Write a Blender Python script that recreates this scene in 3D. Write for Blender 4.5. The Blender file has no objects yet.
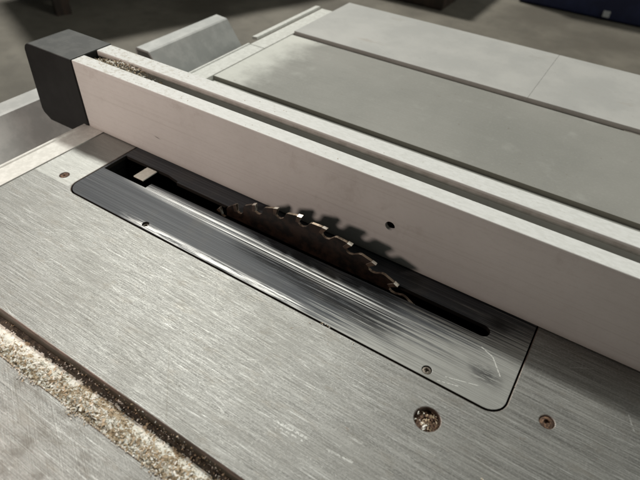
import bpy, bmesh, math, random
from mathutils import Vector, Matrix, noise
random.seed(11)
S = 0.001
col = bpy.context.scene.collection
scene = bpy.context.scene

# ------------------------------------------------------------------ materials
class NT:
    def __init__(s, name):
        s.m = bpy.data.materials.new(name); s.m.use_nodes = True
        s.t = s.m.node_tree; s.n = s.t.nodes
        s.b = s.n['Principled BSDF']
        s.tc = s.n.new('ShaderNodeTexCoord')
        s.obj = s.tc.outputs['Object']
    def link(s, a, b):
        if hasattr(a, 'links') or isinstance(a, bpy.types.NodeSocket): s.t.links.new(a, b)
        else: b.default_value = a
    def sep(s):
        n = s.n.new('ShaderNodeSeparateXYZ'); s.link(s.obj, n.inputs[0]); return n.outputs
    def math(s, op, a, b=0.0, c=None, clamp=False):
        n = s.n.new('ShaderNodeMath'); n.operation = op; n.use_clamp = clamp
        s.link(a, n.inputs[0]); s.link(b, n.inputs[1])
        if c is not None: s.link(c, n.inputs[2])
        return n.outputs[0]
    def noise(s, scale, sx=1, sy=1, sz=1, detail=4, rough=0.6, off=(0, 0, 0), dist=0, rot=0):
        mp = s.n.new('ShaderNodeMapping'); s.link(s.obj, mp.inputs[0])
        mp.inputs['Scale'].default_value = (sx, sy, sz); mp.inputs['Location'].default_value = off
        src = mp.outputs[0]
        if rot:
            m0 = s.n.new('ShaderNodeMapping'); s.link(s.obj, m0.inputs[0]); m0.inputs['Rotation'].default_value = (0, 0, rot)
            s.t.links.new(m0.outputs[0], mp.inputs[0])
        n = s.n.new('ShaderNodeTexNoise'); s.link(src, n.inputs['Vector'])
        n.inputs['Scale'].default_value = scale; n.inputs['Detail'].default_value = detail
        n.inputs['Roughness'].default_value = rough; n.inputs['Distortion'].default_value = dist
        return n.outputs['Fac']
    def ramp(s, f, lo, hi, a=0.0, b=1.0):
        n = s.n.new('ShaderNodeMapRange'); n.interpolation_type = 'SMOOTHSTEP'
        s.link(f, n.inputs[0])
        for i, v in ((1, lo), (2, hi), (3, a), (4, b)): s.link(v, n.inputs[i])
        return n.outputs[0]
    def mix(s, f, a, b):
        n = s.n.new('ShaderNodeMix'); n.data_type = 'RGBA'
        s.link(f, n.inputs[0])
        for v, i in ((a, 6), (b, 7)):
            if isinstance(v, tuple): v = (*v, 1)[:4]
            s.link(v, n.inputs[i])
        return n.outputs[2]
    def band(s, v, c, w):          # 1 at c, 0 at distance w
        return s.ramp(s.math('ABSOLUTE', s.math('SUBTRACT', v, c)), 0.0, w, 1.0, 0.0)
    def seg(s, x, y, a, b, w):     # soft line between two points (mm), half width w (mm)
        ax, ay = a[0] * .001, a[1] * .001; dx, dy = (b[0] - a[0]) * .001, (b[1] - a[1]) * .001; L2 = dx * dx + dy * dy
        px = s.math('SUBTRACT', x, ax); py = s.math('SUBTRACT', y, ay)
        k = s.math('DIVIDE', s.math('ADD', s.math('MULTIPLY', px, dx), s.math('MULTIPLY', py, dy)), L2, clamp=True)
        ex = s.math('SUBTRACT', px, s.math('MULTIPLY', k, dx)); ey = s.math('SUBTRACT', py, s.math('MULTIPLY', k, dy))
        d = s.math('SQRT', s.math('ADD', s.math('MULTIPLY', ex, ex), s.math('MULTIPLY', ey, ey)))
        return s.ramp(d, w * .0004, w * .001, 1.0, 0.0)
    def segs(s, x, y, items):
        o = None
        for a, b, w in items:
            v = s.seg(x, y, a, b, w); o = v if o is None else s.math('MAXIMUM', o, v)
        return o
    def upness(s):
        g = s.n.new('ShaderNodeNewGeometry'); x = s.n.new('ShaderNodeSeparateXYZ')
        s.t.links.new(g.outputs['True Normal'], x.inputs[0]); return x.outputs[2]
    def bump(s, h, strength, dist, prev=None):
        n = s.n.new('ShaderNodeBump'); s.link(h, n.inputs['Height'])
        n.inputs['Strength'].default_value = strength; n.inputs['Distance'].default_value = dist
        if prev is not None: s.t.links.new(prev, n.inputs['Normal'])
        return n.outputs[0]
    def out(s, color, rough=0.5, metal=0.0, normal=None, spec=None):
        if isinstance(color, tuple): color = (*color, 1)[:4]
        s.link(color, s.b.inputs['Base Color']); s.link(rough, s.b.inputs['Roughness']); s.link(metal, s.b.inputs['Metallic'])
        if normal is not None: s.t.links.new(normal, s.b.inputs['Normal'])
        if spec is not None: s.link(spec, s.b.inputs['Specular IOR Level'])
        return s.m

def mat_table():
    t = NT('worn_cast_metal'); x, y, z = t.sep()
    st1 = t.noise(1, 14, 900, 50, detail=6, rough=0.75)
    st2 = t.noise(1, 30, 2600, 50, detail=3, rough=0.6, off=(3, 1, 0))
    st3 = t.noise(1, 4, 260, 20, detail=4, rough=0.65, off=(7, 2, 0))
    mot = t.noise(900, detail=4, rough=0.7)
    blot = t.noise(22, detail=5, rough=0.6, off=(1, 5, 0))
    blot2 = t.noise(60, 1, 2.2, 1, detail=5, rough=0.65, off=(4, 9, 0))
    diag = t.noise(1, 30, 1500, 20, detail=3, rot=0.5, off=(1, 1, 1))
    streak = t.math('ADD', t.math('MULTIPLY', st1, 0.5), t.math('MULTIPLY', st2, 0.5))
    c = t.mix(t.ramp(streak, 0.40, 0.61), (0.135, 0.133, 0.124), (0.315, 0.312, 0.296))
    c = t.mix(t.math('MULTIPLY', t.ramp(mot, 0.46, 0.66), 0.4), c, (0.42, 0.415, 0.395))
    c = t.mix(t.math('MULTIPLY', t.ramp(blot, 0.42, 0.66), 0.30), c, (0.24, 0.235, 0.215))
    c = t.mix(t.math('MULTIPLY', t.ramp(blot2, 0.54, 0.68), 0.34), c, (0.20, 0.18, 0.15))
    c = t.mix(t.math('MULTIPLY', t.ramp(st3, 0.42, 0.66), 0.22), c, (0.15, 0.145, 0.13))
    c = t.mix(t.math('MULTIPLY', t.ramp(t.noise(1, 32, 620, 9, detail=6, rough=0.75, off=(2, 6, 0)), 0.56, 0.66), 0.38), c, (0.66, 0.66, 0.64))
    fine = t.ramp(t.noise(1, 25, 700, 20, detail=2, off=(5, 5, 0)), 0.69, 0.74)
    c = t.mix(t.math('MULTIPLY', fine, 0.6), c, (0.12, 0.11, 0.09))
    for k, (ro, th) in enumerate(((0.9, .70), (-0.5, .71), (1.5, .72), (0.25, .69))):
        sc_ = t.math('MULTIPLY', t.ramp(t.noise(1, 14, 850, 20, detail=1, off=(k * 3.1, 5, 1), rot=ro), th, th + .03), t.ramp(t.noise(45, off=(k, 1, 2)), .5, .6))
        c = t.mix(t.math('MULTIPLY', sc_, 0.28), c, (0.62, 0.62, 0.60) if k % 2 else (0.10, 0.095, 0.085))
    # behind the fence: duller, evenly greyed casting with dust towards its left end
    far = t.ramp(y, 0.33, 0.36)
    cf = t.mix(t.ramp(t.noise(9, detail=5, off=(2, 2, 0)), 0.3, 0.72), (0.27, 0.262, 0.238), (0.325, 0.312, 0.285))
    cf = t.mix(t.math('MULTIPLY', t.ramp(t.noise(420, detail=3), 0.5, 0.75), 0.25), cf, (0.42, 0.41, 0.38))
    edge = t.math('ADD', x, t.math('MULTIPLY', t.math('SUBTRACT', t.noise(30, detail=6, rough=0.65), 0.5), 0.07))
    dustl = t.ramp(edge, -0.365, -0.315, 1.0, 0.0)
    cf = t.mix(t.math('MULTIPLY', dustl, 0.95), cf, (0.66, 0.65, 0.60))
    dustspot = t.ramp(t.noise(28, detail=4, off=(8, 3, 1)), 0.58, 0.75)
    cf = t.mix(t.math('MULTIPLY', dustspot, 0.22), cf, (0.55, 0.54, 0.50))
    c = t.mix(far, c, cf)
    # smooth pale corner patch beside the plate and dirty near table
    rs = t.math('MULTIPLY', t.ramp(t.noise(130, detail=4, off=(7, 7, 2)), 0.68, 0.74), 0.5)
    c = t.mix(rs, c, (0.17, 0.12, 0.085))
    patch = t.math('MULTIPLY', t.ramp(x, -0.3345, -0.3335, 1.0, 0.0), t.ramp(y, 0.1795, 0.1805))
    patch = t.math('MULTIPLY', patch, t.ramp(y, 0.32, 0.34, 1.0, 0.0))
    c = t.mix(t.math('MULTIPLY', patch, 0.45), c, (0.48, 0.48, 0.455))
    near = t.ramp(y, 0.058, 0.062, 1.0, 0.0)
    grime = t.ramp(t.noise(70, 0.7, 1, 1, detail=6, rough=0.7, off=(1, 1, 4)), 0.48, 0.66)
    c = t.mix(t.math('MULTIPLY', near, t.math('MULTIPLY', grime, 0.75)), c, (0.13, 0.12, 0.105))
    gl = t.math('MULTIPLY', t.segs(x, y, [((-84, 109.7), (-65, 110.4), 1.1), ((-53, 111), (-40, 112.6), 1.0), ((72, 217), (76, 208), .6), ((-79, 107.5), (-66, 108.2), .6)]), t.ramp(t.noise(700, detail=2, off=(3, 3, 3)), 0.46, 0.54))
    c = t.mix(t.math('MULTIPLY', gl, 0.28), c, (0.85, 0.85, 0.82))
    dl = t.segs(x, y, [((-162, 114), (-130, 79), .45), ((-210, 46.3), (-165, 42.7), .5), ((-190, 30), (-150, 48), .4), ((-215, 52), (-185, 36), .4), ((-236, 160), (-224, 148), .4)])
    c = t.mix(t.math('MULTIPLY', dl, 0.4), c, (0.15, 0.14, 0.12))
    # brown varnish and rust on the machined sides
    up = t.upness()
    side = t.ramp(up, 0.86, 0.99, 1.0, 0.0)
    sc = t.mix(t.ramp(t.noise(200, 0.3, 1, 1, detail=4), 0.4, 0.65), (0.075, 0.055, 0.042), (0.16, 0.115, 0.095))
    sc = t.mix(t.ramp(z, -0.0045, -0.0025, 1.0, 0.0), sc, (0.05, 0.042, 0.03))  # sides darker lower down
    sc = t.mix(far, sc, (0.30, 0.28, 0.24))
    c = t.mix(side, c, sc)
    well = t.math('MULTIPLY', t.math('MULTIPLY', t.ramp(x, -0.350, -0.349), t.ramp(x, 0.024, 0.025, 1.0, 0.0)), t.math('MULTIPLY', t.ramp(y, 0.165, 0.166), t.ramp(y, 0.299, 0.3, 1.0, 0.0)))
    c = t.mix(t.math('MULTIPLY', well, t.ramp(z, -0.0042, -0.0040, 1.0, 0.0)), c, (0.006, 0.006, 0.006))  # blade well painted near black in place of its shade
    rough = t.math('ADD', t.math('MULTIPLY', t.ramp(st1, 0.3, 0.7), 0.22), t.math('MULTIPLY', t.ramp(blot, 0.4, 0.7), 0.05))
    rough = t.math('ADD', rough, 0.33)
    rough = t.math('ADD', rough, t.math('MULTIPLY', far, 0.22), clamp=True)
    metal = t.math('MULTIPLY', t.ramp(up, 0.5, 0.93), t.math('SUBTRACT', 0.60, t.math('MULTIPLY', far, 0.46)))
    hgt = t.math('ADD', t.math('MULTIPLY', st1, 0.6), t.math('ADD', t.math('MULTIPLY', st2, 0.5), t.math('MULTIPLY', st3, 0.18)))
    hgt = t.math('ADD', hgt, t.math('MULTIPLY', mot, 0.25))
    hgt = t.math('ADD', hgt, t.math('MULTIPLY', t.math('MULTIPLY', near, diag), 0.7))
    nrm = t.bump(hgt, 0.38, 0.0007)
    return t.out(c, rough, metal, nrm)

def mat_plate():
    t = NT('polished_steel_plate'); x, y, z = t.sep()
    st1 = t.noise(1, 5, 1500, 50, detail=4, rough=0.6)
    st2 = t.noise(1, 22, 2600, 50, detail=3, rough=0.6, off=(3, 1, 0))
    wob = t.math('MULTIPLY', t.math('SUBTRACT', t.noise(30, detail=4), 0.5), 0.03)
    xw = t.math('ADD', x, wob)
    # worn bright bare metal towards the right hand end
    stw = t.math('MULTIPLY', t.math('SUBTRACT', t.noise(1, 12, 900, 50, detail=5, rough=0.7, off=(9, 9, 0)), 0.5), 0.34)
    fl = t.noise(1, 4, 1500, 50, detail=5, rough=0.6, off=(1, 8, 0)); fl2 = t.noise(1, 7, 2600, 50, detail=3, off=(6, 2, 0))
    # near side turns bare earlier than the strip along the slot
    yy = t.math('MULTIPLY', t.math('SUBTRACT', y, 0.178), 1.9)
    pale = t.ramp(t.math('SUBTRACT', t.math('ADD', xw, stw), yy), -0.135, -0.055)
    dark = t.mix(t.ramp(st1, 0.4, 0.65), (0.045, 0.048, 0.054), (0.085, 0.090, 0.098))
    bare = t.mix(t.ramp(fl2, 0.35, 0.65), (0.23, 0.23, 0.215), (0.38, 0.38, 0.36))
    c = t.mix(pale, dark, bare)
    # black burnt streaks before the blade, with dark tooth reflections painted in
    burn_refl = t.math('MULTIPLY', t.ramp(t.noise(1, 12, 650, 50, detail=6, rough=0.78, off=(2, 7, 0)), 0.43, 0.48),
                  t.math('MULTIPLY', t.ramp(xw, -0.20, -0.16), t.ramp(xw, -0.075, -0.045, 1.0, 0.0)))
    burn_refl = t.math('MULTIPLY', burn_refl, t.math('MULTIPLY', t.ramp(t.math('ADD', y, t.math('MULTIPLY', t.math('ADD', x, 0.17), 0.10)), 0.194, 0.204), t.ramp(y, 0.220, 0.224, 1.0, 0.0)))
    c = t.mix(t.math('MULTIPLY', burn_refl, 0.92), c, (0.012, 0.012, 0.013))
    sm = t.math('MULTIPLY', t.band(xw, -0.003, 0.016), t.band(y, 0.198, 0.010))
    sm = t.math('MULTIPLY', sm, t.ramp(t.noise(1, 60, 900, 50, detail=5, rough=0.75), 0.44, 0.50))
    c = t.mix(t.math('MULTIPLY', sm, 0.9), c, (0.03, 0.03, 0.032))
    sm2 = t.math('MULTIPLY', t.band(xw, -0.006, 0.010), t.band(y, 0.238, 0.010))
    c = t.mix(t.math('MULTIPLY', sm2, 0.85), c, (0.02, 0.02, 0.02))
    # bright scoured lines beside the slot and along the outer edge
    l1 = t.math('MULTIPLY', t.band(t.math('ADD', y, t.math('MULTIPLY', x, 0.035)), 0.2042, 0.0065), t.ramp(fl, 0.49, 0.53))
    l1 = t.math('MULTIPLY', l1, t.math('MULTIPLY', t.ramp(xw, -0.315, -0.255), t.ramp(xw, -0.11, -0.03, 1.0, 0.0)))
    l2 = t.math('MULTIPLY', t.band(y, 0.1805, 0.0042), t.ramp(t.noise(1, 25, 1100, 50, detail=5, rough=0.7, off=(5, 1, 0)), 0.45, 0.52))
    l2 = t.math('MULTIPLY', l2, t.math('MULTIPLY', t.ramp(xw, -0.275, -0.255), t.ramp(xw, -0.14, -0.10, 1.0, 0.0)))
    ln = t.math('MAXIMUM', l1, l2)
    l3 = t.math('MULTIPLY', t.ramp(fl2, 0.62, 0.68), 0.3)
    c = t.mix(l3, c, (0.42, 0.42, 0.41))
    c = t.mix(t.math('MULTIPLY', ln, 1.0), c, (0.95, 0.95, 0.93))
    sg = t.math('MULTIPLY', t.segs(x, y, [((-9.5, 215.4), (-1.7, 212.2), .55), ((-1.7, 212.2), (5.9, 201.8), .5), ((-23, 179.2), (-11.8, 182.2), .35), ((-20, 184), (-2, 189), .3)]), t.ramp(t.noise(600, detail=2), 0.38, 0.5))
    c = t.mix(t.math('MULTIPLY', sg, 0.5), c, (0.9, 0.9, 0.86))
    dirt = t.ramp(t.noise(26, detail=5, off=(6, 1, 0)), 0.5, 0.72)
    c = t.mix(t.math('MULTIPLY', dirt, 0.3), c, (0.11, 0.10, 0.085))
    up = t.upness()
    c = t.mix(t.ramp(up, 0.5, 0.93, 1.0, 0.0), c, (0.018, 0.016, 0.014))  # plate walls near black, slot shade put into the colour
    r = t.math('ADD', t.math('MULTIPLY', pale, 0.03), t.math('ADD', 0.40, t.math('MULTIPLY', st2, 0.08)))
    r = t.math('ADD', r, t.math('MULTIPLY', burn_refl, 0.2), clamp=True)
    metal = t.math('SUBTRACT', 0.75, t.math('MULTIPLY', t.math('MAXIMUM', t.math('MULTIPLY', pale, 0.55), t.math('MULTIPLY', ln, 0.6)), 0.7))
    metal = t.math('MULTIPLY', metal, t.math('SUBTRACT', 1.0, t.math('MULTIPLY', burn_refl, 0.8)))
    metal = t.math('MULTIPLY', metal, t.ramp(t.math('ADD', xw, stw), -0.15, -0.02, 0.06, 0.9))
    nrm = t.bump(t.math('ADD', st1, t.math('MULTIPLY', st2, 0.6)), 0.06, 0.0003)
    spec = t.math('ADD', 0.10, t.math('MULTIPLY', t.math('MAXIMUM', pale, ln), 0.35))
    return t.out(c, r, metal, nrm, spec)

def mat_fence():
    t = NT('anodised_fence'); x, y, z = t.sep()
    f = t.noise(500, 0.4, 1, 1, detail=4, rough=0.7)
    b = t.noise(18, detail=4)
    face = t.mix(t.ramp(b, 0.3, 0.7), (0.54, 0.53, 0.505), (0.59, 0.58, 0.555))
    face = t.mix(t.math('MULTIPLY', t.ramp(f, 0.5, 0.7), 0.15), face, (0.40, 0.36, 0.33))
    face = t.mix(t.math('MULTIPLY', t.ramp(t.noise(1, 5, 5, 900, detail=4, off=(2, 2, 0)), 0.52, 0.7), 0.22), face, (0.33, 0.30, 0.27))
    face = t.mix(t.math('MULTIPLY', t.ramp(t.noise(38, detail=6, rough=0.7, off=(5, 1, 0)), 0.56, 0.72), 0.3), face, (0.34, 0.30, 0.27))
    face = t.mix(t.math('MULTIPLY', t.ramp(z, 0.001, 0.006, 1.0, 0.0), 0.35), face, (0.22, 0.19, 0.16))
    # short gouge
    g = t.math('ADD', z, t.math('MULTIPLY', x, 0.15))
    gz = t.math('MULTIPLY', t.band(x, -0.3035, 0.0045), t.band(g, 0.0205 - 0.0455, 0.0006))
    face = t.mix(gz, face, (0.04, 0.03, 0.03))
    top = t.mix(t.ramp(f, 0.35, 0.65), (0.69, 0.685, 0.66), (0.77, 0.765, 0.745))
    spk = t.ramp(t.noise(700, 0.6, 1, 1, detail=3, off=(1, 2, 3)), 0.60, 0.72)
    top = t.mix(t.math('MULTIPLY', spk, 0.3), top, (0.42, 0.38, 0.31))
    # sawdust grime gathers near the head
    left = t.math('MULTIPLY', t.ramp(x, -0.40, -0.20, 1.0, 0.0), t.ramp(t.noise(240, detail=4, off=(4, 4, 1)), 0.50, 0.62))
    top = t.mix(t.math('MULTIPLY', left, 0.5), top, (0.36, 0.30, 0.21))
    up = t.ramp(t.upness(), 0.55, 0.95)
    grv = t.math('MULTIPLY', t.ramp(y, 0.2612, 0.262), t.ramp(y, 0.2765, 0.276, 0.0, 1.0))
    gdirt = t.mix(t.ramp(t.noise(150, detail=4), 0.35, 0.65), (0.33, 0.31, 0.28), (0.42, 0.40, 0.37))
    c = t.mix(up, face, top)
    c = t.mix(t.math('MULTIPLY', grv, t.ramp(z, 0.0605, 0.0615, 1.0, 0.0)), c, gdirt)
    nrm = t.bump(f, 0.12, 0.0004)
    return t.out(c, t.math('ADD', 0.42, t.math('MULTIPLY', f, 0.2)), 0.0, nrm, 0.4)

def simple(name, a, b, scale, rough=0.5, metal=0.0, bump=0.1, bd=0.0005, lo=0.4, hi=0.65, sx=1, sy=1):
    t = NT(name)
    f = t.noise(scale, sx, sy, 1, detail=5, rough=0.65)
    c = t.mix(t.ramp(f, lo, hi), a, b)
    return t.out(c, rough, metal, t.bump(f, bump, bd))

def mat_floor():
    t = NT('stained_concrete')
    a = t.noise(1.6, detail=6, rough=0.6); b = t.noise(9, detail=6, rough=0.7); s = t.noise(140, detail=3)
    c = t.mix(t.ramp(a, 0.35, 0.65), (0.115, 0.100, 0.080), (0.20, 0.178, 0.145))
    c = t.mix(t.math('MULTIPLY', t.ramp(b, 0.45, 0.7), 0.5), c, (0.11, 0.098, 0.08))
    c = t.mix(t.math('MULTIPLY', t.ramp(s, 0.6, 0.75), 0.3), c, (0.38, 0.36, 0.31))
    return t.out(c, 0.7, 0.0, t.bump(b, 0.15, 0.01))

M_table = mat_table(); M_plate = mat_plate(); M_fence = mat_fence(); M_floor = mat_floor()
M_strip = simple('pale_dusty_metal', (0.60, 0.59, 0.55), (0.70, 0.69, 0.65), 180, 0.6, 0.1, 0.2)
M_wing = simple('pale_wing_coating', (0.45, 0.44, 0.42), (0.51, 0.495, 0.47), 14, 0.55, 0.1, 0.05)
t = NT('pale_wing_coating'); a_ = t.noise(14, detail=6, rough=0.65); b_ = t.noise(300, 0.5, 1, 1, detail=4)
_c = t.mix(t.ramp(a_, .35, .68), (0.45, 0.44, 0.42), (0.52, 0.505, 0.48))
_c = t.mix(t.math('MULTIPLY', t.ramp(b_, .62, .72), 0.35), _c, (0.30, 0.27, 0.23))
_c = t.mix(t.math('MULTIPLY', t.ramp(t.noise(1, 10, 900, 9, detail=2, rot=.6), .68, .72), 0.3), _c, (0.65, 0.65, 0.62))
_c = t.mix(t.math('MULTIPLY', t.ramp(t.noise(32, .4, 1, 1, detail=5, off=(3, 1, 0)), .62, .74), 0.4), _c, (0.36, 0.31, 0.26))
M_wing = t.out(_c, 0.55, 0.1, t.bump(b_, 0.12, 0.0004))
M_rail = simple('galvanised_rail', (0.42, 0.42, 0.405), (0.52, 0.515, 0.495), 40, 0.5, 0.05, 0.1)
t = NT('black_plastic'); f = t.noise(80, detail=5)
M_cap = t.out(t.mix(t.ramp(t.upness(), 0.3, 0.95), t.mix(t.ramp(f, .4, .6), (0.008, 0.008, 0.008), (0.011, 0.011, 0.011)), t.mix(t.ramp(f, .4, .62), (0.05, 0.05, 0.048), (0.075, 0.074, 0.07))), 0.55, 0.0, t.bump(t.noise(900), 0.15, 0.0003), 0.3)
def mat_blade(name, a, b, ra, rb):
    t = NT(name); f = t.noise(110, detail=5, rough=0.65)
    g = t.n.new('ShaderNodeNewGeometry'); q = t.n.new('ShaderNodeSeparateXYZ'); t.t.links.new(g.outputs['True Normal'], q.inputs[0])
    rim = t.ramp(t.math('ABSOLUTE', q.outputs[1]), 0.3, 0.7, 1.0, 0.0)  # edge highlights put into the colour of the rim faces
    c = t.mix(t.ramp(f, 0.38, 0.62), a, b)
    c = t.mix(rim, c, t.mix(t.ramp(f, 0.4, 0.6), ra, rb))
    return t.out(c, 0.34, t.math('ADD', 0.45, t.math('MULTIPLY', rim, 0.25)), t.bump(f, 0.2, 0.0005))
M_blade = mat_blade('resin_stained_blade_steel', (0.009, 0.007, 0.006), (0.034, 0.020, 0.014), (0.07, 0.05, 0.038), (0.32, 0.25, 0.19))
M_tip = mat_blade('carbide', (0.05, 0.032, 0.022), (0.12, 0.08, 0.055), (0.35, 0.29, 0.23), (0.85, 0.80, 0.72))
M_rust = simple('rusty_screw', (0.055, 0.03, 0.02), (0.24, 0.14, 0.085), 900, 0.7, 0.2, 0.6, 0.001)
M_steelscrew = simple('dull_screw', (0.10, 0.08, 0.06), (0.34, 0.30, 0.26), 1200, 0.5, 0.5, 0.4, 0.0006)
M_white = simple('white_bracket', (0.70, 0.68, 0.60), (0.80, 0.78, 0.70), 300, 0.5)
M_black = simple('black_cabinet_paint', (0.012, 0.012, 0.012), (0.02, 0.02, 0.02), 20, 0.7)
M_tan = simple('tan_sawdust', (0.34, 0.25, 0.155), (0.62, 0.50, 0.36), 500, 0.9, 0, 0.2, lo=0.35)
M_pale = simple('pale_sawdust', (0.74, 0.69, 0.59), (0.90, 0.88, 0.83), 400, 0.9, 0, 0.2, lo=0.35)
M_slot_shade = simple('dark_slot_shade', (0.045, 0.036, 0.026), (0.11, 0.085, 0.06), 300, 0.8)  # shade at the foot of the slot wall, painted on the dust bed
M_blue = simple('navy_plastic', (0.010, 0.016, 0.06), (0.02, 0.03, 0.10), 5, 0.5)
M_wood = simple('dark_wood', (0.03, 0.02, 0.015), (0.06, 0.037, 0.026), 6, 0.6, sy=6)
M_label = simple('white_sticker', (0.6, 0.62, 0.65), (0.7, 0.7, 0.7), 50)

# ------------------------------------------------------------------ mesh helpers (mm)
def link(name, bm, mats, parent=None, smooth=False):
    me = bpy.data.meshes.new(name); bm.normal_update(); bm.to_mesh(me); bm.free()
    o = bpy.data.objects.new(name, me); col.objects.link(o)
    for m in (mats if isinstance(mats, list) else [mats]): me.materials.append(m)
    if smooth: me.shade_smooth()
    if parent is not None:
        o.parent = parent; o.location = -parent.location
    return o

def empty(name, loc, label, cat, group=None):
    o = bpy.data.objects.new(name, None); o.empty_display_size = 0.02; col.objects.link(o)
    o.location = Vector(loc) * S; o['label'] = label; o['category'] = cat
    if group: o['group'] = group
    return o
def tag(o, label, cat, group=None, kind=None):
    if label: o['label'] = label
    if cat: o['category'] = cat
    if group: o['group'] = group
    if kind: o['kind'] = kind
    return o

def circle(cx, cy, r, n=32):
    return [(cx + r * math.cos(2 * math.pi * i / n), cy + r * math.sin(2 * math.pi * i / n)) for i in range(n)]
def rect(x0, x1, y0, y1): return [(x0, y0), (x1, y0), (x1, y1), (x0, y1)]
def rrect(x0, x1, y0, y1, r, n=10):
    rs = r if isinstance(r, (list, tuple)) else [r] * 4    # bl, br, tr, tl
    p = []
    for (cx, cy, a), q in zip(((x0, y0, 180), (x1, y0, 270), (x1, y1, 0), (x0, y1, 90)), rs):
        sx = q if cx == x0 else -q; sy = q if cy == y0 else -q
        for i in range(n + 1):
            t = math.radians(a + 90 * i / n)
            p.append((cx + sx + q * math.cos(t), cy + sy + q * math.sin(t)))
    return p

def plate(outer, holes, z0, z1, bevel=0.0, bm=None):
    """flat slab with through holes, between z0 and z1 (mm)"""
    b = bmesh.new()
    for loop in [outer] + holes:
        vs = [b.verts.new((x * S, y * S, z1 * S)) for x, y in loop]
        for i in range(len(vs)): b.edges.new((vs[i], vs[(i + 1) % len(vs)]))
    bmesh.ops.triangle_fill(b, use_beauty=True, use_dissolve=False, edges=b.edges[:], normal=(0, 0, 1))
    bmesh.ops.dissolve_limit(b, angle_limit=0.01, verts=b.verts[:], edges=[e for e in b.edges if not e.is_boundary])
    bmesh.ops.recalc_face_normals(b, faces=b.faces[:])
    if b.faces[0].normal.z < 0: bmesh.ops.reverse_faces(b, faces=b.faces[:])
    r = bmesh.ops.extrude_face_region(b, geom=b.faces[:])
    for v in [g for g in r['geom'] if isinstance(g, bmesh.types.BMVert)]: v.co.z = z0 * S
    bmesh.ops.recalc_face_normals(b, faces=b.faces[:])
    if bevel:
        es = [e for e in b.edges if abs(e.verts[0].co.z - z1 * S) < 1e-7 and abs(e.verts[1].co.z - z1 * S) < 1e-7
              and len(e.link_faces) == 2 and e.calc_face_angle(0) > 0.7]
        bmesh.ops.bevel(b, geom=es, offset=bevel * S, segments=2, profile=0.5, affect='EDGES', clamp_overlap=True)
    if bm is None: return b
    me = bpy.data.meshes.new('tmp'); b.to_mesh(me); b.free(); bm.from_mesh(me); bpy.data.meshes.remove(me)
    return bm

def box(bm, x0, x1, y0, y1, z0, z1, bevel=0.0, rot=None):
    r = bmesh.ops.create_cube(bm, size=1)
    vs = r['verts']
    for v in vs:
        v.co = Vector(((x0 if v.co.x < 0 else x1), (y0 if v.co.y < 0 else y1), (z0 if v.co.z < 0 else z1))) * S
    if bevel:
        es = list({e for v in vs for e in v.link_edges})
        r2 = bmesh.ops.bevel(bm, geom=es, offset=bevel * S, segments=2, profile=0.5, affect='EDGES')
        vs = [v for v in bm.verts if v.is_valid and v in set(r2['verts'])] or vs
    return vs

def extrude_profile(pts, axis, a, b, bevel=0.0, seg=2):
    """closed profile pts; axis 'x': pts are (y,z); axis 'y': pts are (x,z)"""
    bm = bmesh.new()
    def mk(p, t): return (t, p[0], p[1]) if axis == 'x' else (p[0], t, p[1])
    A = [bm.verts.new(Vector(mk(p, a)) * S) for p in pts]; B = [bm.verts.new(Vector(mk(p, b)) * S) for p in pts]
    n = len(pts)
    for i in range(n): bm.faces.new((A[i], A[(i + 1) % n], B[(i + 1) % n], B[i]))
    bm.faces.new(A); bm.faces.new(B)
    bmesh.ops.recalc_face_normals(bm, faces=bm.faces[:])
    if bevel:
        es = [e for e in bm.edges if e.calc_face_angle(0) > 0.6]
        bmesh.ops.bevel(bm, geom=es, offset=bevel * S, segments=seg, profile=0.5, affect='EDGES', clamp_overlap=True)
    return bm

def lathe(bm, cx, cy, prof, n=32):
    rings = []
    for r, z in prof:
        if r < 1e-6: rings.append([bm.verts.new(Vector((cx, cy, z)) * S)])
        else: rings.append([bm.verts.new(Vector((cx + r * math.cos(2 * math.pi * i / n), cy + r * math.sin(2 * math.pi * i / n), z)) * S) for i in range(n)])
    for a, b in zip(rings, rings[1:]):
        for i in range(n):
            j = (i + 1) % n
            if len(a) == 1: bm.faces.new((a[0], b[i], b[j]))
            elif len(b) == 1: bm.faces.new((a[i], a[j], b[0]))
            else: bm.faces.new((a[i], a[j], b[j], b[i]))

def cut(o, bmc):
    me = bpy.data.meshes.new('cutter'); bmesh.ops.recalc_face_normals(bmc, faces=bmc.faces[:]); bmc.to_mesh(me); bmc.free()
    c = bpy.data.objects.new('cutter', me); col.objects.link(c)
    c.parent = o.parent; c.location = o.location
    m = o.modifiers.new('b', 'BOOLEAN'); m.object = c; m.operation = 'DIFFERENCE'; m.solver = 'EXACT'
    bpy.context.view_layer.update()
    dg = bpy.context.evaluated_depsgraph_get()
    new = bpy.data.meshes.new_from_object(o.evaluated_get(dg))
    o.modifiers.clear(); old = o.data; nm = old.name; o.data = new; bpy.data.meshes.remove(old); new.name = nm
    bpy.data.objects.remove(c); bpy.data.meshes.remove(me)

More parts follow.
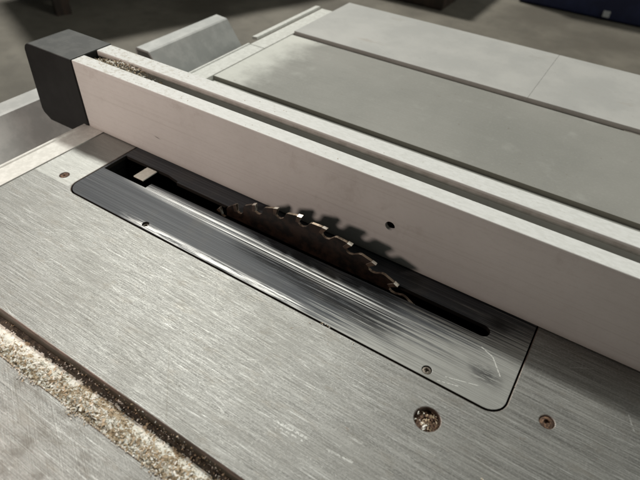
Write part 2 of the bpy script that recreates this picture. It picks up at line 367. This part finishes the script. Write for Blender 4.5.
# ------------------------------------------------------------------ TABLE SAW
saw = empty('table_saw', (-100, 200, -850), 'grey steel table saw with scratched worn table, throat plate and pale extension wing', 'table saw')
PX0, PX1, PY0, PY1 = -333, 14, 177.6, 283
big_hole = circle(-18, 154.3, 6.9, 40); small_hole = circle(35.7, 188.2, 3.9); rust_hole = circle(-348.5, 188.2, 3.6, 24)
cutout = rrect(PX0 - 0.7, PX1 + 0.9, PY0 - 1.1, PY1 + 0.8, [12, 11, 11, 12])
tb = bmesh.new()
box(tb, -374.5, 619.7, 370, 405, -13, -4.5)
plate(rect(-374.6, 620, 76.6, 378), [cutout, big_hole, small_hole, rust_hole], -11.5, 0, 0.6, tb)
plate(rect(-374.6, 620, 398, 547.0), [], -11.5, 0, 0.4, tb)
plate(rect(-374.6, 620, -260, 56.6), [], -11.5, 0, 0.6, tb)
plate(rect(-374.4, 619.8, -259.8, 547.3), [cutout], -34, -11, 0, tb)
link('table_top', tb, M_table, saw)
# joint strip under the gap to the wing
wg = bmesh.new()
plate(rect(-374.6, -77.27, 552.2, 692), [], -24, 3.2, 0.5, wg)
link('extension_wing', wg, M_wing, saw)
wg = bmesh.new()
plate(rect(-77.18, 620, 552.2, 692), [], -24, 3.2, 0.5, wg)
link('extension_wing', wg, M_wing, saw)
gp = bmesh.new(); box(gp, -374, 619, 545.0, 556, -20, -2.6); box(gp, 20, 90, 547.6, 550.8, -4, -0.8, 0.5)
link('joint_strip', gp, simple('grey_brown_joint', (0.13, 0.115, 0.095), (0.24, 0.22, 0.19), 60), saw)
# pale edge strip along the left table end
es = extrude_profile([(-398.5, -22), (-375.1, -22), (-375.1, 0.5), (-395.2, 0.5), (-396.2, 1.6), (-398.5, 1.6)], 'y', -100, 489, 0.25)
link('edge_strip', es, M_strip, saw)
es = extrude_profile([(-396, -22), (-375.1, -22), (-375.1, 0.5), (-396, 0.5)], 'y', 490, 652, 0.25)
link('edge_strip', es, M_strip, saw)
es = extrude_profile([(-405.0, -0.6), (-397.5, 0.4), (-397.5, 3.8), (-405.0, 3.0)], 'y', 505, 650, 0.3)
link('rail_lip', es, M_strip, saw)

# front rails: folded sheet, open below
def rail(y0, y1, slant=0):
    t = 2.2
    outer = [(-440, -86), (-470.5, -48), (-498, -14), (-500.5, -13), (-519, -12.6), (-521.5, -14), (-521.5, -95)]
    inner = [(-519.3, -95), (-519.3, -15.5), (-501.5, -15.6), (-499.5, -16.6), (-472.3, -50), (-440, -90)]
    bm = extrude_profile(outer + inner, 'y', y0, y1, 0.4, 1)
    if slant:
        for v in bm.verts:
            if v.co.y > (y0 + 20) * S: v.co.y -= slant * S * (v.co.x / S + 521) / 50
    return link('front_rail', bm, M_rail, saw)
rail(-180, 330); rail(421, 570, 4)

# throat plate with riving knife opening and blade slot
slotpoly = [(-331.0, 213.3), (-284.6, 213.3), (-284.6, 219.8), (-240, 220.2), (-120, 222.3), (-60, 223.4)]
nr = 8
slotpoly += [(-13.5 + 4.6 * math.sin(math.radians(a)), 227.9 - 4.6 * math.cos(math.radians(a))) for a in range(0, 181, 20)]
slotpoly += [(-120, 232.5), (-270, 232.5), (-270, 234), (-282.4, 236.3), (-331.0, 236.3)]
h3 = circle(-30.5, 182.3, 2.9, 24); h4 = circle(-252.0, 182.2, 2.5, 24)
tp = plate(rrect(PX0, PX1, PY0, PY1, [11, 10, 10, 11]), [slotpoly, h3, h4], -3.2, -0.15, 0.3)
tplate = link('throat_plate', tp, M_plate, saw)
def screw(cx, cy, r, z, m, sock=0.45, dome=0.3, parent=saw):
    b = bmesh.new()
    lathe(b, cx, cy, [(r, z - 3), (r, z - 0.3), (r * 0.86, z), (r * 0.6, z + dome * 0.6), (r * sock, z + dome), (r * sock * 0.95, z - 0.9), (0, z - 1.3)], 28)
    bmesh.ops.recalc_face_normals(b, faces=b.faces[:])
    return link('screw', b, m, parent, False)
screw(-18, 154.3, 6.7, -3.4, M_rust, 0.45, 0.2)
screw(35.7, 188.2, 3.75, -0.7, M_rust, 0.45, 0.5)
screw(-348.5, 188.2, 3.4, -0.35, M_rust, 0.3, 0.2)
screw(-30.5, 182.3, 2.75, -0.8, M_steelscrew, 0.5, 0.4, saw)
screw(-252, 182.2, 2.4, -1.6, M_steelscrew, 0.5, 0.3, saw)
# white bracket end in the riving knife opening
b = bmesh.new(); box(b, -305.2, -294.4, 220.0, 235.2, -2.2, -1.2, 0.2)
link('bracket', b, M_white, saw)
# cabinet below, dark inside
cb = bmesh.new()
box(cb, -370, 560, -60, -50, -850, -34.5); box(cb, -370, 560, 530, 540, -850, -34.5)
box(cb, -370, -360, -50, 530, -850, -34.5); box(cb, 550, 560, -50, 530, -850, -34.5)
box(cb, -360, 550, -50, 530, -300, -290)
link('cabinet', cb, M_black, saw)

# ------------------------------------------------------------------ BLADE
R, N = 127.0, 40
BC = Vector((-143.0, 227.4, -99.8))
blade = bmesh.new()
prof = []
p0 = math.radians(-1.5)
for k in range(N):
    a0 = 2 * math.pi * k / N + p0
    for da, r in ((0.0, R - 0.5), (-1.3, R - 6.4), (-0.6, R - 8.0), (0.4, R - 8.3), (1.7, R - 7.0), (3.1, R - 2.6), (3.8, R - 1.7), (7.0, R - 0.7)):
        a = a0 + math.radians(da)
        prof.append((BC.x + r * math.sin(a), BC.z + r * math.cos(a)))
bore = [(BC.x + 15.9 * math.sin(2 * math.pi * i / 32), BC.z + 15.9 * math.cos(2 * math.pi * i / 32)) for i in range(32)]
bt = plate(prof, [bore], -0.95, 0.95)
for v in bt.verts: v.co = Vector((v.co.x, BC.y * S + v.co.z, v.co.y))
bmesh.ops.recalc_face_normals(bt, faces=bt.faces[:])
bl = link('saw_blade', bt, M_blade, saw)
for k in range(N):
    a = 2 * math.pi * k / N + p0
    if abs((a + math.pi) % (2 * math.pi) - math.pi) > math.radians(45): continue
    bm = bmesh.new()
    bev = 1 if k % 2 else -1
    pts = [(0.05, R), (-1.25, R - 6.2), (-2.3, R - 5.6), (-1.5, R - 0.35)]
    vs = []
    for y, w in ((-1.35, 0), (1.35, 1)):
        for i, (da, r) in enumerate(pts):
            rr = r - (0.35 if (i in (0, 3) and (w == (bev > 0))) else 0)
            aa = a + math.radians(da)
            vs.append(bm.verts.new(Vector((BC.x + rr * math.sin(aa), BC.y + y, BC.z + rr * math.cos(aa))) * S))
    bm.faces.new(vs[:4]); bm.faces.new(vs[4:])
    for i in range(4): bm.faces.new((vs[i], vs[(i + 1) % 4], vs[4 + (i + 1) % 4], vs[4 + i]))
    bmesh.ops.recalc_face_normals(bm, faces=bm.faces[:])
    o = link('carbide_tip', bm, M_tip); o.parent = bl; o.location = (0, 0, 0)

# ------------------------------------------------------------------ RIP FENCE
fence = empty('rip_fence', (-100, 270, 0), 'long aluminium rip fence with pale dusty top, T-slot and black plastic end cap', 'rip fence')
pf = [(249.6, 0.6), (291, 0.6), (291, 62.5), (275.6, 62.5), (275.6, 57), (279, 57), (279, 47), (259, 47), (259, 57), (262.8, 57), (262.8, 62.5), (249.6, 62.5)]
fb = extrude_profile(pf, 'x', -392, 420, 0.7, 3)
fbo = link('fence_body', fb, M_fence, fence)
cc = bmesh.new()
bmesh.ops.create_cone(cc, cap_ends=True, segments=32, radius1=3.5 * S, radius2=3.5 * S, depth=18 * S,
                      matrix=Matrix.Translation(Vector((-92.0, 249.6, 29.7)) * S) @ Matrix.Rotation(math.pi / 2, 4, 'X'))
cut(fbo, cc)
cc = bmesh.new(); box(cc, -500, 500, 252.4, 288, 4, 43)
cut(fbo, cc)
pc = [(-392.4, 0.9), (-399, 0.9), (-400, 0.4), (-402, -9.5), (-405, -12), (-450, -12), (-458, -6), (-459.5, -2)]
for i in range(0, 9):
    a = math.radians(180 - 90 * i / 8); pc.append((-446.5 + 9 * math.cos(a) , 53.9 + 9 * math.sin(a)))
pc += [(-392.4, 62.9)]
cp = extrude_profile(pc, 'y', 248.6, 292.4, 2.0, 4)
link('end_cap', cp, M_cap, fence)

# ------------------------------------------------------------------ SAWDUST
def chip(verts, faces, mats, c, size, mi, flat=0.5):
    n = Vector((random.gauss(0, flat), random.gauss(0, flat), 1)).normalized()
    u = n.orthogonal().normalized(); u.rotate(Matrix.Rotation(random.uniform(0, 6.28), 3, n)); w = n.cross(u)
    L = size * random.uniform(0.5, 1.4); W = size * random.uniform(0.22, 0.6); b = L * random.uniform(0.05, 0.4)
    i0 = len(verts)
    for s_, t_, k in ((-1, -1, 0), (-1, 1, 0), (0, -1, 1), (0, 1, 1), (1, -1, random.uniform(-.4, .5)), (1, 1, random.uniform(-.4, .5))):
        jit = 1 + random.uniform(-.3, .3)
        verts.append((c + (u * s_ * L * .5 * jit + w * t_ * W * .5 * jit + n * b * k)) * S)
    faces.append((i0, i0 + 2, i0 + 3, i0 + 1)); faces.append((i0 + 2, i0 + 4, i0 + 5, i0 + 3)); mats += [mi, mi]
def bedz(x, y):
    f = max(0.0, min(1.0, (y - 60.0) / 12.5)); f = f * f * (3 - 2 * f)
    amt = 0.55 + 0.45 * max(0, min(1, (x + 260) / 90))
    n = noise.noise(Vector((x * 0.05, y * 0.1, 0))) * 2.2 + noise.noise(Vector((x * 0.25, y * 0.3, 5))) * 0.9 + noise.noise(Vector((x * 0.9, y * 0.9, 9))) * 0.5
    return -10.9 + max(0.0, (6.4 * amt) * (1 - 0.85 * f) + n * (1 - 0.6 * f))
verts, faces, mats = [], [], []
X0, X1, nx, ny = -372, 120, 620, 27
for j in range(ny + 1):
    for i in range(nx + 1):
        x = X0 + (X1 - X0) * i / nx; y = 56.8 + 19.6 * j / ny
        verts.append(Vector((x, y, bedz(x, y))) * S)
for j in range(ny):
    for i in range(nx):
        a = j * (nx + 1) + i; faces.append((a, a + 1, a + nx + 2, a + nx + 1))
        x = X0 + (X1 - X0) * i / nx
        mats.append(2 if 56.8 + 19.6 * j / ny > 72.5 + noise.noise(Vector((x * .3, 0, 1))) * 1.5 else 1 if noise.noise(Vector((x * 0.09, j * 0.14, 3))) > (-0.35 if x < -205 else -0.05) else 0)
for k in range(2600):     # spilt onto the lip of the near table and coarser clumps in the heap
    x = random.uniform(-245, -40); e = noise.noise(Vector((x * 0.05, 1, 1))) * 3.5 + noise.noise(Vector((x * 0.2, 4, 1))) * 1.6
    if k % 2:
        y = 57.0 - abs(random.gauss(0, max(0.2, 0.6 + e)))
        chip(verts, faces, mats, Vector((x, y, .1 + random.random() * max(.2, .5 + e * .4))), random.choice((.5, .8, 1.2)), random.random() < .55, .7)
    else:
        y = 58 + abs(random.gauss(0, 5 + e)); y = min(y, 75)
        chip(verts, faces, mats, Vector((x, y, bedz(x, y) + random.uniform(.2, 1.2))), random.choice((1.6, 2.2, 2.8)), random.random() < .45, .9)
for k in range(11000):
    x = random.uniform(-300, 20); y = 57 + min(19.3, abs(random.gauss(0, 8.2)))
    pn = noise.noise(Vector((x * 0.09, y * 0.2, 3)))
    if x < -205 and random.random() < 0.7: continue
    mi = 1 if pn + random.gauss(0, .13) > -0.04 else 0
    chip(verts, faces, mats, Vector((x, y, bedz(x, y) + random.uniform(0, .5))), random.choice((.5, .7, .9, 1.2, 1.7)), mi, .8)
for k in range(90):     # crumbs clinging to the slot wall
    x = random.choice((-190, -150, -128, -112, -100)) + random.gauss(0, 9); chip(verts, faces, mats, Vector((x, 75.9, random.uniform(-11, -1))), random.uniform(.5, 1.3), random.random() < .3, 1.2)
me = bpy.data.meshes.new('sawdust'); me.from_pydata(verts, [], faces); me.materials.append(M_tan); me.materials.append(M_pale); me.materials.append(M_slot_shade)
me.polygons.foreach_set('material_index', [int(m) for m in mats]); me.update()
sd = bpy.data.objects.new('sawdust', me); col.objects.link(sd)
tag(sd, 'tan and white sawdust heaped in the slot at the lower left', 'sawdust', kind='stuff')
verts, faces, mats = [], [], []
for k in range(42):
    a = random.uniform(0, 6.28); r = 6 * math.sqrt(random.random())
    x, y = -18 + r * math.cos(a), 154.3 + r * math.sin(a)
    left = (x + 18) * -0.6 + (y - 154.3) * -0.3
    if left < -1.2 and random.random() < .6: continue
    chip(verts, faces, mats, Vector((x, y, random.uniform(-2.7, -0.9))), random.uniform(.8, 2.6), random.random() < (.55 if left > 0.8 else .03), .8)
me = bpy.data.meshes.new('wood_chips'); me.from_pydata(verts, [], faces); me.materials.append(M_tan); me.materials.append(M_pale)
me.polygons.foreach_set('material_index', [int(m) for m in mats]); me.update()
o = bpy.data.objects.new('wood_chips', me); col.objects.link(o)
tag(o, 'pale wood chips caught in the large round rusty hole of the saw table', 'wood chips', kind='stuff')
verts, faces, mats = [], [], []
for (x, y, n, s) in ((-97, 176.6, 5, 1.1), (-93, 176.8, 4, 1.0), (-103, 172, 4, .8), (17, 139.5, 6, 1.3), (-74, 175, 2, .7), (14, 200, 1, .8)):
    for _ in range(n):
        chip(verts, faces, mats, Vector((x + random.gauss(0, .8), y + random.gauss(0, .6), .25)), s, random.random() < .5, .6)
for _ in range(260):    # specks along the fence top and the table end
    if random.random() < .6: x, y, z = -392 + abs(random.gauss(0, 130)), random.choice((random.uniform(250.5, 262), random.uniform(276.5, 290.5))), 62.65
    else: x, y, z = random.uniform(-394, -340), random.uniform(300, 540), 0.7
    if 377 < y < 399 and x > -375: continue
    chip(verts, faces, mats, Vector((x, y, z)), random.uniform(.3, .9), random.random() < .3, .4)
for _ in range(1100):    # debris packed in the T-slot near the cap
    x = -390 + abs(random.gauss(0, 40)); chip(verts, faces, mats, Vector((x, random.uniform(263.4, 275), 53 + 8.5 * random.random() * math.exp(-((x + 355) / 40) ** 2))), random.uniform(.8, 2.6), random.random() < .45, .9)
me = bpy.data.meshes.new('wood_crumbs'); me.from_pydata(verts, [], faces); me.materials.append(M_tan); me.materials.append(M_pale)
me.polygons.foreach_set('material_index', [int(m) for m in mats]); me.update()
o = bpy.data.objects.new('wood_crumbs', me); col.objects.link(o)
tag(o, 'loose specks and crumbs of wood scattered on the fence and table', 'wood crumbs', kind='stuff')

# ------------------------------------------------------------------ BACKGROUND
fl = bmesh.new(); box(fl, -14000, 14000, -8000, 20000, -900, -850)
tag(link('floor', fl, M_floor), None, None, kind='structure')

# bench on the left, added to shade the floor, top out of view
def bench():
    t = empty('shade_bench', (-3100, 2100, -850), 'dark wooden bench with square legs behind the rail, added to shade the floor', 'shade_bench')
    rz = Matrix.Rotation(math.radians(68), 4, 'Z')
    def part(name, *a):
        b = bmesh.new(); vs = box(b, *a)
        bmesh.ops.transform(b, matrix=Matrix.Translation(Vector((-2800, 1720, -850)) * S) @ rz, verts=b.verts[:])
        return link(name, b, M_wood, t)
    part('bench_top', 0, 1700, 0, 800, 850, 900)
    part('shelf', 60, 1640, 60, 740, 200, 225)
    for x in (60, 1560):
        for y in (60, 670): part('leg', x, x + 80, y, y + 70, 0, 850)
bench()
# navy crate at the back right
t = empty('storage_crate', (200, 4100, -850), 'navy blue plastic crate with a small white sticker on the floor at the back', 'crate')
b = bmesh.new(); box(b, -800, 1500, 3840, 4500, -846, -250, 12); o = link('crate_body', b, M_blue, t)
b = bmesh.new(); box(b, -820, 1520, 3820, 4520, -249, -200, 12); link('lid', b, M_blue, t)
b = bmesh.new(); box(b, -265, -225, 3833, 3837, -828, -792); link('sticker', b, M_label, t)
# brown crate
t = empty('wooden_box', (-1500, 3600, -850), 'low dark brown wooden box of boards left of the navy crate', 'box')
for i in range(3):
    b = bmesh.new(); box(b, -1950, -1130, 3320, 3340, -845 + i * 110, -745 + i * 110, 3); link('board', b, M_wood, t)
b = bmesh.new(); box(b, -1945, -1135, 3341, 3900, -848, -420, 3); link('box_body', b, M_wood, t)

# ------------------------------------------------------------------ LIGHT
w = bpy.data.worlds.new('World'); scene.world = w; w.use_nodes = True
w.node_tree.nodes['Background'].inputs[0].default_value = (0.485, 0.51, 0.465, 1)
w.node_tree.nodes['Background'].inputs[1].default_value = 0.115
def area(name, pos, target, size, power, color):
    l = bpy.data.lights.new(name, 'AREA'); l.shape = 'DISK'; l.size = size; l.energy = power; l.color = color
    o = bpy.data.objects.new(name, l); col.objects.link(o); o.location = pos
    o.rotation_euler = (Vector(target) - Vector(pos)).to_track_quat('-Z', 'Y').to_euler(); return o
T = Vector((-0.14, 0.2, 0)); D = Vector((-0.5, 0.405, 0.76)).normalized()
area('overhead_light', T + D * 12, T, 1.15, 1160, (0.995, 1.0, 0.935))
D2 = Vector((-18, -22, 9.3)).normalized()
area('overhead_light', T + Vector((0.76, 0.18, 0.6)).normalized() * 9, T, 2.6, 230, (0.96, 1.0, 0.93))  # weak lamp added to brighten the rail sides facing right
area('side_lamp', Vector((-0.13, 0.227, 0.026)) + D2 * 0.46, (-0.28, 0.25, 0.03), 0.055, 0.88, (1.0, 0.82, 0.74))

# ------------------------------------------------------------------ CAMERA
cam = bpy.data.cameras.new('camera'); co = bpy.data.objects.new('camera', cam); col.objects.link(co)
p, yw, r = map(math.radians, (42.01612749, 120.03826257, 3.35527485))
F = Vector((math.cos(p) * math.cos(yw), math.cos(p) * math.sin(yw), -math.sin(p)))
rt = F.cross(Vector((0, 0, 1))).normalized(); up = rt.cross(F)
Rv = math.cos(r) * rt + math.sin(r) * up; U = -math.sin(r) * rt + math.cos(r) * up
m = Matrix((Rv, U, -F)).transposed().to_4x4(); m.translation = Vector((0, 0, 0.25)); co.matrix_world = m
cam.sensor_width = 36; cam.lens = 521.757 / 640 * 36
cam.clip_start = 0.01; cam.clip_end = 200
cam.dof.use_dof = True; cam.dof.focus_distance = 0.36; cam.dof.aperture_fstop = 13
scene.camera = co
scene.view_settings.view_transform = 'Standard'; scene.view_settings.look = 'None'
scene.view_settings.exposure = 0; scene.view_settings.gamma = 1
